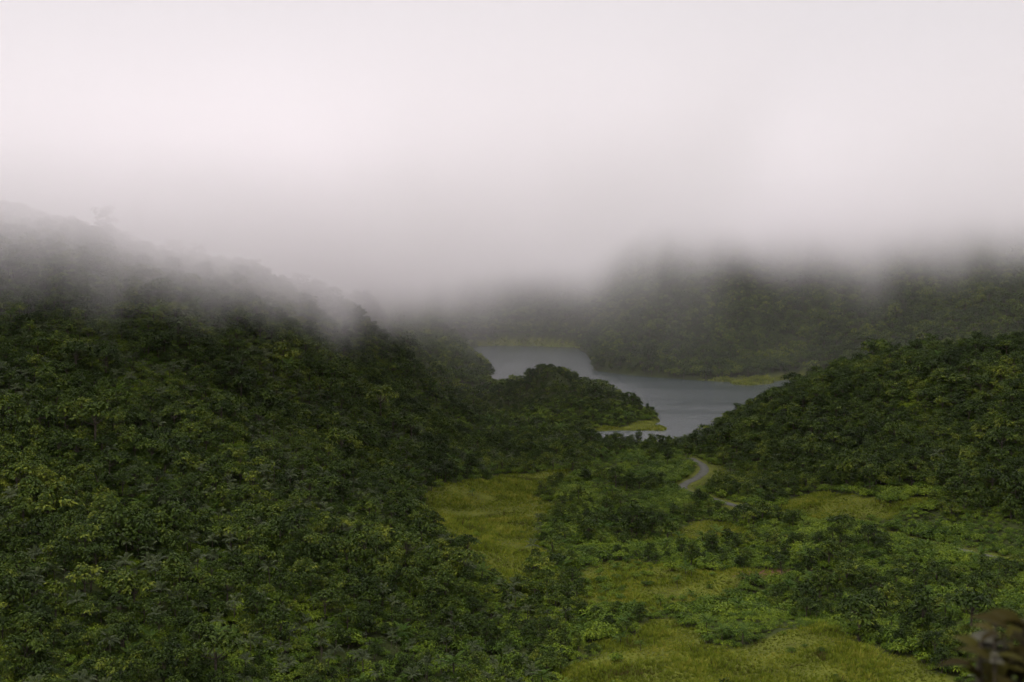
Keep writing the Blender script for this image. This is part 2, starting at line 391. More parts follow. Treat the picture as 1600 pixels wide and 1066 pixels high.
# ------------------------------------------------------------------ lake
m, t, out = new_mat('lake_water'); N = t.nodes; L = t.links
ge = N.new('ShaderNodeNewGeometry')
mp = N.new('ShaderNodeMapping'); mp.inputs['Scale'].default_value = (0.55, 1.0, 1.0); mp.inputs['Rotation'].default_value = (0, 0, 0.25); L.new(ge.outputs['Position'], mp.inputs['Vector'])
w1 = N.new('ShaderNodeTexNoise'); w1.inputs['Scale'].default_value = 0.55; w1.inputs['Detail'].default_value = 6; w1.inputs['Roughness'].default_value = 0.6; L.new(mp.outputs[0], w1.inputs['Vector'])
mp2 = N.new('ShaderNodeMapping'); mp2.inputs['Scale'].default_value = (0.006, 0.03, 1); mp2.inputs['Rotation'].default_value = (0, 0, -0.12); L.new(ge.outputs['Position'], mp2.inputs['Vector'])
w2 = N.new('ShaderNodeTexNoise'); w2.inputs['Scale'].default_value = 1.0; w2.inputs['Detail'].default_value = 4; L.new(mp2.outputs[0], w2.inputs['Vector'])
rr = N.new('ShaderNodeMapRange'); rr.inputs[1].default_value = 0.35; rr.inputs[2].default_value = 0.68; rr.inputs[3].default_value = 0.16; rr.inputs[4].default_value = 1.0; L.new(w2.outputs['Fac'], rr.inputs[0])
bp = N.new('ShaderNodeBump'); bp.inputs['Distance'].default_value = 0.36; L.new(rr.outputs[0], bp.inputs['Strength']); L.new(w1.outputs['Fac'], bp.inputs['Height'])
pb = N.new('ShaderNodeBsdfPrincipled'); pb.inputs['Base Color'].default_value = (0.042, 0.055, 0.058, 1); pb.inputs['IOR'].default_value = 1.333
pb.inputs['Roughness'].default_value = 0.20
L.new(bp.outputs[0], pb.inputs['Normal']); L.new(pb.outputs[0], out.inputs[0])
M['water'] = m
mn, mx_ = LAKE.min(0) - 25, LAKE.max(0) + 25
lm = mesh_from('lake', [(mn[0], mn[1], 0), (mx_[0], mn[1], 0), (mx_[0], mx_[1], 0), (mn[0], mx_[1], 0)], [(0, 1, 2, 3)], [M['water']])
tag(link(bpy.data.objects.new('lake', lm)), 'grey rippled lake in the valley', kind='structure')

# ------------------------------------------------------------------ road
m, t, out = new_mat('worn_asphalt'); N = t.nodes; L = t.links
ge = N.new('ShaderNodeNewGeometry'); n1 = N.new('ShaderNodeTexNoise'); n1.inputs['Scale'].default_value = 0.7; n1.inputs['Detail'].default_value = 6; L.new(ge.outputs['Position'], n1.inputs['Vector'])
uv = N.new('ShaderNodeAttribute'); uv.attribute_name = 'across'
tk = N.new('ShaderNodeMath'); tk.operation = 'PINGPONG'; tk.inputs[1].default_value = 0.5; L.new(uv.outputs['Fac'], tk.inputs[0])
ad = N.new('ShaderNodeMath'); ad.operation = 'MULTIPLY_ADD'; ad.inputs[1].default_value = 0.5; L.new(tk.outputs[0], ad.inputs[0]); L.new(n1.outputs['Fac'], ad.inputs[2])
rr = ramp(t, [(0.42, (0.045, 0.046, 0.032)), (0.56, (0.058, 0.059, 0.049)), (0.75, (0.078, 0.079, 0.067)), (0.9, (0.050, 0.051, 0.043))]); L.new(ad.outputs[0], rr.inputs[0])
pb = N.new('ShaderNodeBsdfPrincipled'); pb.inputs['Roughness'].default_value = 0.85; pb.inputs['Specular IOR Level'].default_value = 0.08; L.new(rr.outputs[0], pb.inputs['Base Color']); L.new(pb.outputs[0], out.inputs[0])
M['road'] = m
tan = np.gradient(ROAD, axis=0); tan /= np.linalg.norm(tan, axis=1)[:, None]; nor = np.stack([-tan[:, 1], tan[:, 0]], 1)
V, F, A = [], [], []
for i, (p, n) in enumerate(zip(ROAD, nor)):
    hw = 1.65 + 0.2 * math.sin(i * 0.9) * math.sin(i * 0.37)
    for k in range(7):
        s = -1 + k / 3
        q = p + n * hw * s; V.append((q[0], q[1], ROAD_Z + 0.05 * (1 - s * s))); A.append((s + 1) / 2)
for i in range(len(ROAD) - 1):
    for k in range(6): F.append((i * 7 + k, i * 7 + k + 1, i * 7 + k + 8, i * 7 + k + 7))
rm = mesh_from('road', V, F, [M['road']], smooth=True)
a = rm.attributes.new('across', 'FLOAT', 'POINT'); a.data.foreach_set('value', np.array(A, np.float32))
tag(link(bpy.data.objects.new('road', rm)), 'narrow grey road winding along the valley floor', kind='structure')

# ------------------------------------------------------------------ plant builders: each returns the meshes of its parts
R = random.Random(5)
def rv(): return Vector((R.gauss(0, 1), R.gauss(0, 1), R.gauss(0, 1))).normalized()

def broadleaf(style, nclump, nleaf, lsize):
    """trunk with limbs, and a crown of many leaf sprays on separate clumps"""
    tr, cr = Geo(), Geo()
    Rr, H = {'umbrella': (2.05, 4.7), 'dome': (1.8, 4.4), 'tall': (1.4, 5.4), 'ragged': (1.9, 4.6)}[style]
    lean = Vector((R.uniform(-.3, .3), R.uniform(-.3, .3), 0))
    fork = Vector((lean.x * .5, lean.y * .5, H * R.uniform(.40, .5)))
    tr.tube([(0, 0, -0.5), (lean.x * .2, lean.y * .2, H * .2), fork, fork + Vector((lean.x * .3, lean.y * .3, H * .25))], [.17, .13, .10, .04], 7)
    for i in range(nclump):
        an = i * 2.39996 + R.uniform(-.5, .5); q = math.sqrt((i + .5) / nclump); r = Rr * q * R.uniform(.75, 1.05)
        zt = {'umbrella': H - 1.15 * q * q - R.uniform(0, .5), 'dome': H - 2.3 * q * q - R.uniform(0, .5), 'tall': H * (1 - .62 * (i / nclump)) - R.uniform(0, .3), 'ragged': H - 1.3 * q - R.uniform(0, 1.3)}[style]
        if style == 'tall': r = Rr * R.uniform(.35, .95) * (0.45 + .55 * math.sin(math.pi * min(1, .15 + i / nclump)))
        c = Vector((r * math.cos(an) + lean.x, r * math.sin(an) + lean.y, zt - .25))
        rc = R.uniform(.5, .85) * (0.9 if style != 'umbrella' else 1.0)
        if i % 2 == 0:
            tr.tube([fork + (c - fork) * .02, fork + (c - fork) * .5 + Vector((0, 0, -.12)), c], [.06, .04, .015], 5)
        hue = R.uniform(-.25, .25)
        for k in range(nleaf):
            v = rv()
            if v.z < -.15: v.z = -v.z * .6
            p = c + Vector((v.x * rc, v.y * rc, v.z * rc * .85)) * (R.random() ** .28)
            nr = (v + Vector((0, 0, .7)) + rv() * .75).normalized()
            tg = (Vector((v.x, v.y, 0)) + rv() * .7); tg -= nr * tg.dot(nr)
            L_ = lsize * R.uniform(.65, 1.25)
            cr.leaf(p, tg, nr, L_, L_ * R.uniform(.42, .6), R.uniform(.05, .3), min(1, max(0, .5 + hue + R.gauss(0, .2))))
    return tr, cr

def frond(L_=2.0, rise=.55, droop=1.0, nl=11, wid=.5, lw=.12, hang=.35):
    """one compound leaf along +X: a rachis with leaflets on both sides"""
    g = Geo(); pts = []
    for i in range(7):
        s = i / 6; pts.append(Vector((L_ * s * (1 - .12 * s), 0, rise * L_ * s - droop * L_ * .62 * s * s)))
    g.tube(pts, [.028, .025, .021, .017, .013, .009, .004], 4)
    for i in range(nl):
        s = .16 + .84 * i / (nl - 1); k = min(s * 6, 5.999); j = int(k); p = pts[j].lerp(pts[j + 1], k - j)
        ln = wid * math.sin(math.pi * (0.12 + .80 * s)) ** .7
        for sd in (-1, 1):
            tg = Vector((.55, sd, -hang)); nr = Vector((0, sd * .35, 1))
            g.leaf(p, tg, nr, ln * R.uniform(.85, 1.1), lw, .15)
    return g

def xf(g, rz, tilt, off):
    c, s = math.cos(rz), math.sin(rz); ct, st = math.cos(tilt), math.sin(tilt); V = []
    for x, y, z in g.V:
        x, z = x * ct - z * st, x * st + z * ct
        V.append((x * c - y * s + off[0], x * s + y * c + off[1], z + off[2]))
    return V

def shrub(Rr, Hh, n, ls, lobes=5):
    st, cr = Geo(), Geo()
    C = [Vector((0, 0, Hh * .62))] + [Vector((Rr * .55 * math.cos(i * 2.4 + 1), Rr * .55 * math.sin(i * 2.4 + 1), Hh * R.uniform(.35, .6))) for i in range(lobes)]
    for c in C:
        st.tube([(c.x * .1, c.y * .1, -.3), (c.x * .5, c.y * .5, c.z * .5), c], [.05, .035, .012], 5)
        rc = Rr * R.uniform(.42, .6); hue = R.uniform(-.2, .2)
        for k in range(n // len(C)):
            v = rv()
            if v.z < -.3: v.z = -v.z
            p = c + Vector((v.x * rc, v.y * rc, v.z * rc * .8)) * (R.random() ** .3)
            nr = (v + Vector((0, 0, .9)) + rv() * .6).normalized(); tg = Vector((v.x, v.y, .1)) + rv() * .7; tg -= nr * tg.dot(nr)
            L_ = ls * R.uniform(.6, 1.3)
            cr.leaf(p, tg, nr, L_, L_ * R.uniform(.4, .62), R.uniform(.05, .3), min(1, max(0, .5 + hue + R.gauss(0, .2))))
    return st, cr

def gmesh(name, g, mat):
    return mesh_from(name, g.V, g.F, [mat], tint=g.T)
def joined(name, parts):
    V, F, T, MI, mats = [], [], [], [], []
    for g, mat in parts:
        b = len(V); V += g.V; F += [tuple(i + b for i in f) for f in g.F]; T += g.T
        if mat not in mats: mats.append(mat)
        MI += [mats.index(mat)] * len(g.F)
    return mesh_from(name, V, F, mats, MI, T)

# kinds: list of dicts {whole, parts[(name, mesh, rotz list or None)]}
KIND = {'broadleaf_tree': [], 'palm': [], 'tree_fern': [], 'shrub': []}
for st, nc, nl in (('umbrella', 12, 46), ('dome', 14, 46), ('ragged', 11, 46), ('umbrella', 10, 52), ('tall', 12, 44), ('dome', 16, 42)):
    tr, cr = broadleaf(st, nc, nl, .47)
    KIND['broadleaf_tree'].append(dict(whole=joined('broadleaf_tree', [(tr, M['bark']), (cr, M['broad'])]), parts=[('trunk', gmesh('trunk', tr, M['bark'])), ('crown', gmesh('crown', cr, M['broad']))], style=st))
def fronded(trunk_h, rad, nf, fr_args, mat, lean):
    tr = Geo(); tr.tube([(0, 0, -.5), (lean * .3, 0, trunk_h * .4), (lean, 0, trunk_h)], [rad * 1.25, rad, rad * .9], 7)
    fg = frond(**fr_args); fm = gmesh('frond', fg, mat)
    al = [(tr, M['bark'])]; fr = []
    for i in range(nf):
        rz = i * 2.39996 + R.uniform(-.2, .2); ti = R.uniform(-.35, .45) if i % 3 else R.uniform(.5, .95)
        h = Geo(); h.V = xf(fg, rz, ti, (lean, 0, trunk_h)); h.F = fg.F; h.T = fg.T
        al.append((h, mat)); fr.append((rz, ti, (lean, 0, trunk_h)))
    return dict(whole=joined('frond_plant', al), parts=[('trunk', gmesh('trunk', tr, M['bark']))], frond=fm, fronds=fr, style='')
for hgt_, ln in ((3.6, .2), (2.8, -.1), (4.3, .35)):
    KIND['palm'].append(fronded(hgt_, .085, 10, dict(L_=2.0, rise=.65, droop=1.1, nl=11, wid=.62, lw=.15, hang=.5), M['palm'], ln))
for hgt_, ln in ((1.5, .1), (2.6, .15), (0.8, 0)):
    KIND['tree_fern'].append(fronded(hgt_, .10, 12, dict(L_=2.1, rise=.38, droop=.85, nl=13, wid=.48, lw=.17, hang=.15), M['fern'], ln))
for Rr, Hh, n, ls in ((1.35, 1.6, 330, .34), (1.1, 1.9, 300, .36), (1.6, 1.4, 340, .32), (1.0, 1.1, 240, .28)):
    s_, c_ = shrub(Rr, Hh, n, ls)
    KIND['shrub'].append(dict(whole=joined('shrub', [(s_, M['bark']), (c_, M['shrub'])]), parts=[('stem', gmesh('stem', s_, M['bark'])), ('crown', gmesh('crown', c_, M['shrub']))], style=''))
FAR = []
for st, nc, nl in (('umbrella', 11, 20), ('dome', 12, 20), ('ragged', 11, 20), ('dome', 9, 24)):
    tr, cr = broadleaf(st, nc, nl, .78); FAR.append(joined('far_tree', [(tr, M['bark']), (cr, M['broad'])]))

def grass_tuft(n, Lm, spread):
    g = Geo()
    for i in range(n):
        an = R.uniform(0, 6.283); r = spread * math.sqrt(R.random()); c = Vector((r * math.cos(an), r * math.sin(an), -.05))
        out_ = Vector((math.cos(an), math.sin(an), 0)) * R.uniform(.2, 1.0) + rv() * .3; L_ = Lm * R.uniform(.6, 1.2)
        tip = c + Vector((out_.x * L_ * .6, out_.y * L_ * .6, L_ * R.uniform(.55, .95))); sd = Vector((-math.sin(an + .6), math.cos(an + .6), 0)) * R.uniform(.03, .06)
        mid = c.lerp(tip, .55) + Vector((0, 0, L_ * .12))
        g.add([c - sd, c + sd, mid + sd * .8, mid - sd * .8, tip], [(0, 1, 2, 3), (3, 2, 4)], R.random())
    return g
TUFT = [gmesh('grass_tuft', grass_tuft(26, .62, .38), M['grass']), gmesh('grass_tuft', grass_tuft(24, .42, .42), M['grass']), gmesh('grass_tuft', grass_tuft(22, .85, .34), M['grass'])]

# ------------------------------------------------------------------ where plants stand
def jgrid(x0, x1, y0, y1, s):
    gx, gy = np.meshgrid(np.arange(x0, x1, s), np.arange(y0, y1, s * .9))
    P = np.stack([gx.ravel(), gy.ravel()], 1); P[:, 0] += (np.arange(len(P)) // gx.shape[1] % 2) * s * .5
    return P + rng.uniform(-.46, .46, P.shape) * s
def wedge(P, m=.07):
    return (np.abs(P[:, 0]) < P[:, 1] * (.36 + m) + 6) & (P[:, 1] > 60)
def prep(P):
    P = P[wedge(P)]; z = hgt(P); wet = (z < .25)
    op = np.zeros(len(P), bool); zid = np.full(len(P), '', dtype=object)
    for nme in OPEN:
        k = zone_mask(P, z, nme); op |= k; zid[k] = nme
    rd = seg_dist(P, ROAD[::3], False)
    return P, z, wet, op, zid, rd

def seen_road(P):
    """kept clear: the camera side of the stretches of road that show"""
    r = np.zeros(len(P), bool)
    for a_, b_ in ((2, 46), (80, 87), (134, 142)):
        sg = ROAD[a_:b_:2]; dd = seg_dist(P, sg, False)
        r |= (dd < 10) & (P[:, 1] < np.interp(P[:, 0], np.sort(sg[:, 0]), sg[np.argsort(sg[:, 0]), 1]) + 1)
    return r

PL = []      # kind, variant, x, y, z, rotz, scale
def put(kind, P, z, sc, tilt=.0):
    if kind == 'shrub': sc = np.minimum(sc, 1.85)
    nv = len(KIND[kind]); v = rng.integers(0, nv, len(P)); r = rng.uniform(0, 6.283, len(P))
    for i in range(len(P)): PL.append((kind, int(v[i]), P[i, 0], P[i, 1], z[i], r[i], sc[i]))

def valley_of(P, z):
    """low scrub of the valley floor rather than tall forest"""
    q = proj(P, z)
    poly = np.array([(880, 745), (960, 712), (1040, 705), (1090, 712), (1120, 775), (1200, 790), (1300, 765), (1480, 770), (1640, 840), (1700, 1140), (850, 1140), (895, 1000), (895, 920), (840, 900), (860, 800)], float)
    return inside(q, poly) & (P[:, 1] < 570)

# tall forest
P, z, wet, op, zid, rd = prep(jgrid(-520, 520, 170, 780, 3.5))
val = valley_of(P, z); pn = vnoise(P, 22, 9); u = rng.random(len(P))
ok = ~wet & ~op & (rd > 5.0) & ~seen_road(P)
low = np.clip((z - 1.0) / 5.0, .74, 1.0)
sz_e = np.where(rng.random(len(P)) < .03, 1.4, 1.0)
left = P[:, 0] < P[:, 1] * .05
is_palm = (pn > .55) & (u < .42) | (u < .05)
sz = np.exp(rng.normal(0, .24, len(P))) * (.88 + .4 * vnoise(P, 40, 4)) * low * sz_e * np.where((P[:, 1] > 625) & (P[:, 0] > -45) & (P[:, 0] < 85), .78, 1.0)
k = ok & ~val & ~(is_palm & left) & (u < .93); put('broadleaf_tree', P[k], z[k], sz[k])
k = ok & ~val & is_palm & left; put('palm', P[k], z[k], np.minimum(sz * .86, 1.12)[k])
k = ok & ~val & ~left & (u < .05); put('palm', P[k] + .7, hgt(P[k] + .7), sz[k] * .9)
k = ok & val & (rd > 7) & (pn > .43) & (u < .72); put('broadleaf_tree', P[k], z[k], (sz * (.5 + .75 * rng.random(len(P)) ** 1.4))[k])
# understorey and valley scrub
P, z, wet, op, zid, rd = prep(jgrid(-520, 520, 170, 700, 2.1))
val = valley_of(P, z); pn = vnoise(P, 18, 19); u = rng.random(len(P)); ok = ~wet & ~op & (rd > 3.6) & ~seen_road(P)
k = ok & val & (u < .97); put('shrub', P[k], z[k], (.55 + 1.5 * pn[k] ** 2) * np.exp(rng.normal(0, .34, k.sum())))
k = ok & ~val & (u < .62); put('shrub', P[k], z[k], np.exp(rng.normal(.15, .2, k.sum())))
k = ok & val & (u < .045); put('tree_fern', P[k] + .8, hgt(P[k] + .8), np.exp(rng.normal(-.12, .2, k.sum())))
k = ok & ~val & (u < .012); put('tree_fern', P[k] + .8, hgt(P[k] + .8), np.exp(rng.normal(.25, .2, k.sum())))
# scattered bushes in the open grass
P, z, wet, op, zid, rd = prep(jgrid(-300, 400, 180, 560, 3.4)); u = rng.random(len(P)); pn = vnoise(P, 14, 29)
pr = np.zeros(len(P)); pr[zid == 'bank'] = 1.1; pr[zid == 'mound'] = .09; pr[zid == 'clearing'] = .035; pr[zid == 'glade'] = .12; pr[zid == 'terrace'] = .08; pr[zid == 'spit'] = .2
k = (u < pr * (2.6 * np.clip(pn - .25, 0, 1))); put('shrub', P[k], z[k], (.45 + .35 * (zid[k] == 'bank')) * np.exp(rng.normal(0, .3, k.sum())))
k = (zid == 'bank') & (u > .90); put('tree_fern', P[k], z[k], .72 * np.exp(rng.normal(0, .2, k.sum())))
# bushes along the near side of the road, leaving the two gaps where it shows
RN = np.concatenate([ROAD[56:80], ROAD[88:134]]); 
for off, st in ((4.2, 2), (6.2, 2), (8.4, 2)):
    tg = np.gradient(RN, axis=0); tg /= np.linalg.norm(tg, axis=1)[:, None]; nn = np.stack([tg[:, 1], -tg[:, 0]], 1); nn *= np.where(nn[:, 1] > 0, -1, 1)[:, None]
    Q = (RN + nn * (off + rng.uniform(-.8, .8, (len(RN), 1))))[::st]; Q += rng.uniform(-.8, .8, Q.shape)
    put('shrub', Q, hgt(Q), 1.45 * np.exp(rng.normal(0, .2, len(Q))))
# lone tree ferns and bushes the photograph shows in the grass
LONE = [(982, 968, 291, 'tree_fern', 1, .78), (1001, 1006, 278, 'tree_fern', 1, .62), (970, 995, 282, 'tree_fern', 0, .95), (962, 1022, 268, 'shrub', 1, 1.25), (960, 1075, 252, 'shrub', 0, 1.7), (745, 828, 410, 'shrub', 1, 1.1), (1250, 802, 438, 'tree_fern', 1, 1.0), (738, 762, 486, 'tree_fern', 0, .8), (1043, 716, 545, 'broadleaf_tree', 4, 1.25), (1447, 690, 480, 'broadleaf_tree', 4, 1.35), (1072, 704, 570, 'broadleaf_tree', 4, 1.2), (40, 1050, 228, 'broadleaf_tree', 0, 1.75), (1535, 880, 366, 'broadleaf_tree', 1, .95)]

# far forest across the lake and behind the ridges
P, z, wet, op, zid, rd = prep(jgrid(-720, 720, 780, 1560, 4.7))
k = ~wet & ~op & (z < 135) & ~((P[:, 1] > 1150) & (z > 105))
FP, FZ = P[k], z[k]; FS = np.exp(rng.normal(.22, .2, len(FP)))

# ------------------------------------------------------------------ which ones show, and how large
D_ = np.array([(p[2], p[3], p[4], p[6]) for p in PL]); HK = {'broadleaf_tree': 4.4, 'palm': 4.6, 'tree_fern': 2.9, 'shrub': 1.7}
hk = np.array([HK[p[0]] for p in PL]) * D_[:, 3]; wk = np.array([{'broadleaf_tree': 3.6, 'palm': 3.4, 'tree_fern': 3.8, 'shrub': 2.6}[p[0]] for p in PL]) * D_[:, 3]
d = D_[:, 1]; px = 800 + D_[:, 0] / d * FPX; ptop = HORIZON + (EYE - D_[:, 2] - hk) / d * FPX
order = np.argsort(d); hor = np.full(420, 1066.0); vis = np.zeros(len(PL))
for i in order:
    a0 = int(max(0, min(419, (px[i] - wk[i] / d[i] * FPX / 2) / 4))); a1 = int(max(a0 + 1, min(420, (px[i] + wk[i] / d[i] * FPX / 2) / 4)))
    if px[i] < 4 or px[i] > 1596: continue
    seg = hor[a0:a1]; gain = np.clip(seg - ptop[i], 0, hk[i] / d[i] * FPX).mean()
    vis[i] = gain * wk[i] / d[i] * FPX if gain > 2.5 else 0
    hor[a0:a1] = np.minimum(seg, ptop[i] + .25 * hk[i] / d[i] * FPX)

SHOWN = {'broadleaf_tree': 290, 'palm': 180, 'tree_fern': 70, 'shrub': 290}
single = set()
for kd, n in SHOWN.items():
    ii = [i for i in range(len(PL)) if PL[i][0] == kd and vis[i] > 0]
    ii.sort(key=lambda i: -vis[i]); single.update(ii[:n])

def place_words(i):
    X = px[i]; Y = ptop[i]
    if X < 620 and Y < 700: return 'high on the left hillside'
    if X < 300: return 'in the bottom left corner' if Y > 960 else ('low at the left edge' if Y > 840 else 'midway up the left hillside')
    if X < 620: return 'on the bottom edge, left of centre' if Y > 980 else ('on the dark lower left slope' if Y > 840 else 'left of the grass clearing')
    if X < 905: return 'on the bottom edge near the middle' if Y > 980 else ('just below the grass clearing' if Y > 850 else 'beside the grass clearing')
    if Y < 720: return 'by the lake shore'
    if Y < 800: return 'beside the bend of the road' if X < 1200 else 'on the slope above the road'
    if X < 1130: return 'between clearing and road' if Y < 880 else 'around the grassy mound'
    if X < 1360: return 'below the road, right of centre' if Y < 900 else 'right behind the grassy mound'
    return 'below the road at the right edge' if Y < 930 else 'in the bottom right corner'
def size_word(kind, s_): return 'large ' if s_ > 1.15 else ('small ' if s_ < .8 else 'mid-sized ')
LOOK = {'broadleaf_tree': {'umbrella': 'flat-crowned dark green tree', 'dome': 'round-crowned dark green tree', 'ragged': 'ragged dark green tree', 'tall': 'slender dark green tree'},
        'palm': {'': 'grey-green palm'}, 'tree_fern': {'': 'bright green tree fern'}, 'shrub': {'': 'leafy green shrub'}}
used_labels = {}
def single_label(i, kd, v):
    """look, surroundings and the crown's place in the picture"""
    base_ = LOOK[kd][KIND[kd][v]['style']] + ' ' + place_words(i); mx_px, my_px = px[i] / 16.0, (ptop[i] + .35 * hk[i] / d[i] * FPX) / 10.66
    for f in ('%.0f', '%.1f', '%.2f'):
        lb = (base_ + ', ' + f + '%% across, ' + f + '%% down') % (mx_px, my_px)
        if lb not in used_labels: break
    used_labels[lb] = 1
    return lb
CAT = {'broadleaf_tree': 'tree', 'palm': 'palm', 'tree_fern': 'tree fern', 'shrub': 'shrub'}

def plant(kind, var, x, y, z_, rz, s, label, group=None):
    K = KIND[kind][var]
    e = bpy.data.objects.new(kind, None); e.empty_display_size = .3; link(e)
    e.location = (x, y, z_); e.rotation_euler = (0, 0, rz); e.scale = (s, s, s)
    tag(e, label, CAT[kind], group)
    for nme, me in K['parts']:
        c = bpy.data.objects.new(nme, me); c.parent = e; link(c)
    for (fz, ft, off) in K.get('fronds', ()):
        c = bpy.data.objects.new('frond', K['frond']); c.parent = e; link(c)
        c.location = off; c.rotation_euler = (0, -ft, fz)
    return e

for i in sorted(single):
    kd, v, x, y, z_, rz, s = PL[i]; w = place_words(i)
    plant(kd, v, x, y, z_, rz, s, single_label(i, kd, v), {'broadleaf_tree': 'broadleaf trees ', 'palm': 'palms ', 'tree_fern': 'tree ferns ', 'shrub': 'shrubs '}[kd] + w)
LONE_LABEL = ['tallest tree fern with arching fronds, standing above the grassy mound', 'small dark tree fern alone on bare trunk in the yellow grass', 'squat dark tree fern beside the lone one on the mound', 'upright dark bush in the grass below the lone tree ferns',
              'large dark bush on the mound at the bottom edge of the picture', 'single round bush in the middle of the valley clearing', 'tree fern with thin trunk beside the road, before the small green terrace', 'small tree fern at the upper edge of the valley clearing', 'slender dark tree standing above the scrub before the lake inlet', 'tall slender dark tree alone on the right hillside', 'slender tree against the water at the near lake shore', 'wide flat-crowned tree filling the bottom left corner', 'round dark tree in front of the road at the right edge']
for (qx, qy, qd, kd, v, s), lb in zip(LONE, LONE_LABEL):
    x = (qx - 800) / FPX * qd; z_ = hgt(np.array([[x, qd]]))[0]
    # slide along the line of sight until the base meets the ground
    for _ in range(12):
        dd = (EYE - z_) * FPX / (qy + 12 - HORIZON); x = (qx - 800) / FPX * dd; z_ = hgt(np.array([[x, dd]]))[0]
    plant(kd, v, x, dd, z_, R.uniform(0, 6.28), s, lb)

# ------------------------------------------------------------------ the rest, as masses
def mass(name, label, meshes, rows, mat0):
    """one object whose points carry copies of the plants"""
    rows = np.asarray(rows, float)
    col = bpy.data.collections.new(name + '_kinds')
    for k, me in enumerate(meshes):
        col.objects.link(bpy.data.objects.new('%s_kind_%02d' % (name, k), me))
    me = bpy.data.meshes.new(name); me.vertices.add(len(rows)); me.vertices.foreach_set('co', rows[:, 1:4].astype(np.float32).ravel())
    for nm, ty, ar, key in (('rot', 'FLOAT_VECTOR', rows[:, 4:7], 'vector'), ('siz', 'FLOAT', rows[:, 7], 'value'), ('kin', 'INT', rows[:, 0], 'value')):
        a_ = me.attributes.new(nm, ty, 'POINT'); a_.data.foreach_set(key, (ar.astype(np.int32) if ty == 'INT' else ar.astype(np.float32)).ravel())
    me.update(); o = link(bpy.data.objects.new(name, me))
    g = bpy.data.node_groups.new(name + '_nodes', 'GeometryNodeTree')
    g.interface.new_socket('Geometry', in_out='INPUT', socket_type='NodeSocketGeometry'); g.interface.new_socket('Geometry', in_out='OUTPUT', socket_type='NodeSocketGeometry')
    gi = g.nodes.new('NodeGroupInput'); go = g.nodes.new('NodeGroupOutput'); ip = g.nodes.new('GeometryNodeInstanceOnPoints'); ci = g.nodes.new('GeometryNodeCollectionInfo')
    ci.inputs['Collection'].default_value = col; ci.inputs['Separate Children'].default_value = True; ci.inputs['Reset Children'].default_value = True
    def attr(nm, ty):
        n_ = g.nodes.new('GeometryNodeInputNamedAttribute'); n_.data_type = ty; n_.inputs[0].default_value = nm
        return next(s_ for s_ in n_.outputs if s_.enabled and s_.name == 'Attribute')
    e2r = g.nodes.new('FunctionNodeEulerToRotation')
    g.links.new(gi.outputs[0], ip.inputs['Points']); g.links.new(ci.outputs[0], ip.inputs['Instance'])
    ip.inputs['Pick Instance'].default_value = True
    g.links.new(attr('kin', 'INT'), ip.inputs['Instance Index']); g.links.new(attr('rot', 'FLOAT_VECTOR'), e2r.inputs[0]); g.links.new(e2r.outputs[0], ip.inputs['Rotation'])
    g.links.new(attr('siz', 'FLOAT'), ip.inputs['Scale']); g.links.new(ip.outputs[0], go.inputs[0])
    md = o.modifiers.new('plants', 'NODES'); md.node_group = g
    return tag(o, label, kind='stuff')

names = {'broadleaf_tree': ('forest', 'dense dark green broadleaf forest covering the hillsides'), 'palm': ('palm_undergrowth', 'grey-green palms mixed into the left hillside forest'),
         'tree_fern': ('fern_undergrowth', 'tree ferns scattered through the valley scrub'), 'shrub': ('shrubbery', 'low green shrubs filling the valley floor and forest gaps')}
for kd, (nm, lb) in names.items():
    rows = [(p[1], p[2], p[3], p[4], rng.normal(0, .07), rng.normal(0, .07), p[5], p[6]) for i, p in enumerate(PL) if p[0] == kd and i not in single]
    mass(nm, lb, [K['whole'] for K in KIND[kd]], rows, None)
n = len(FP)
mass('far_forest', 'misty dark forest on the far slopes beyond the lake', FAR, np.column_stack([rng.integers(0, 4, n), FP, FZ, rng.normal(0, .06, (n, 2)), rng.uniform(0, 6.283, n), FS]), None)
# grass
rows = []
for nm, s in (('clearing', 1.0), ('mound', .78), ('bank', .85), ('terrace', .8), ('glade', .8), ('spit', 1.0), ('islet', 1.4), ('farbank', 2.2)):
    poly, d0, d1 = OPEN[nm]; xa = min((p[0] - 800) / FPX * (d0 if p[0] < 800 else d0) for p in poly); xb = max((p[0] - 800) / FPX * d1 for p in poly)
    xa = min(xa, min((p[0] - 800) / FPX * d1 for p in poly))
    P = jgrid(xa, xb, d0, d1, s); z_ = hgt(P); k = zone_mask(P, z_, nm) & (z_ > .06) & (seg_dist(P, ROAD[::3], False) > 3)
    P, z_ = P[k], z_[k]; n = len(P); big = vnoise(P, 9, 77)
    sc_ = np.exp(rng.normal(0, .25, n)) * (.35 + 1.3 * big ** 1.3) * {'spit': .75, 'islet': 2.0, 'farbank': 2.6}.get(nm, 1.0)
    rows.append(np.column_stack([rng.integers(0, 3, n), P, z_, rng.normal(0, .15, (n, 2)), rng.uniform(0, 6.283, n), sc_]))
P = jgrid(-20, 260, 330, 580, .9); rd = seg_dist(P, ROAD[::3], False); k = (rd > 3.0) & (rd < 8.0) & (hgt(P) > .3); P = P[k]; n = len(P)
rows.append(np.column_stack([rng.integers(0, 3, n), P, hgt(P), rng.normal(0, .15, (n, 2)), rng.uniform(0, 6.283, n), np.exp(rng.normal(-1.1, .25, n)) * (1 + .9 * np.clip((seg_dist(P, ROAD[::3], False) - 4) / 4, 0, 1))]))
mass('grass', 'yellow-green rough grass of the clearing, the mound and the road verges', TUFT, np.vstack(rows), None)

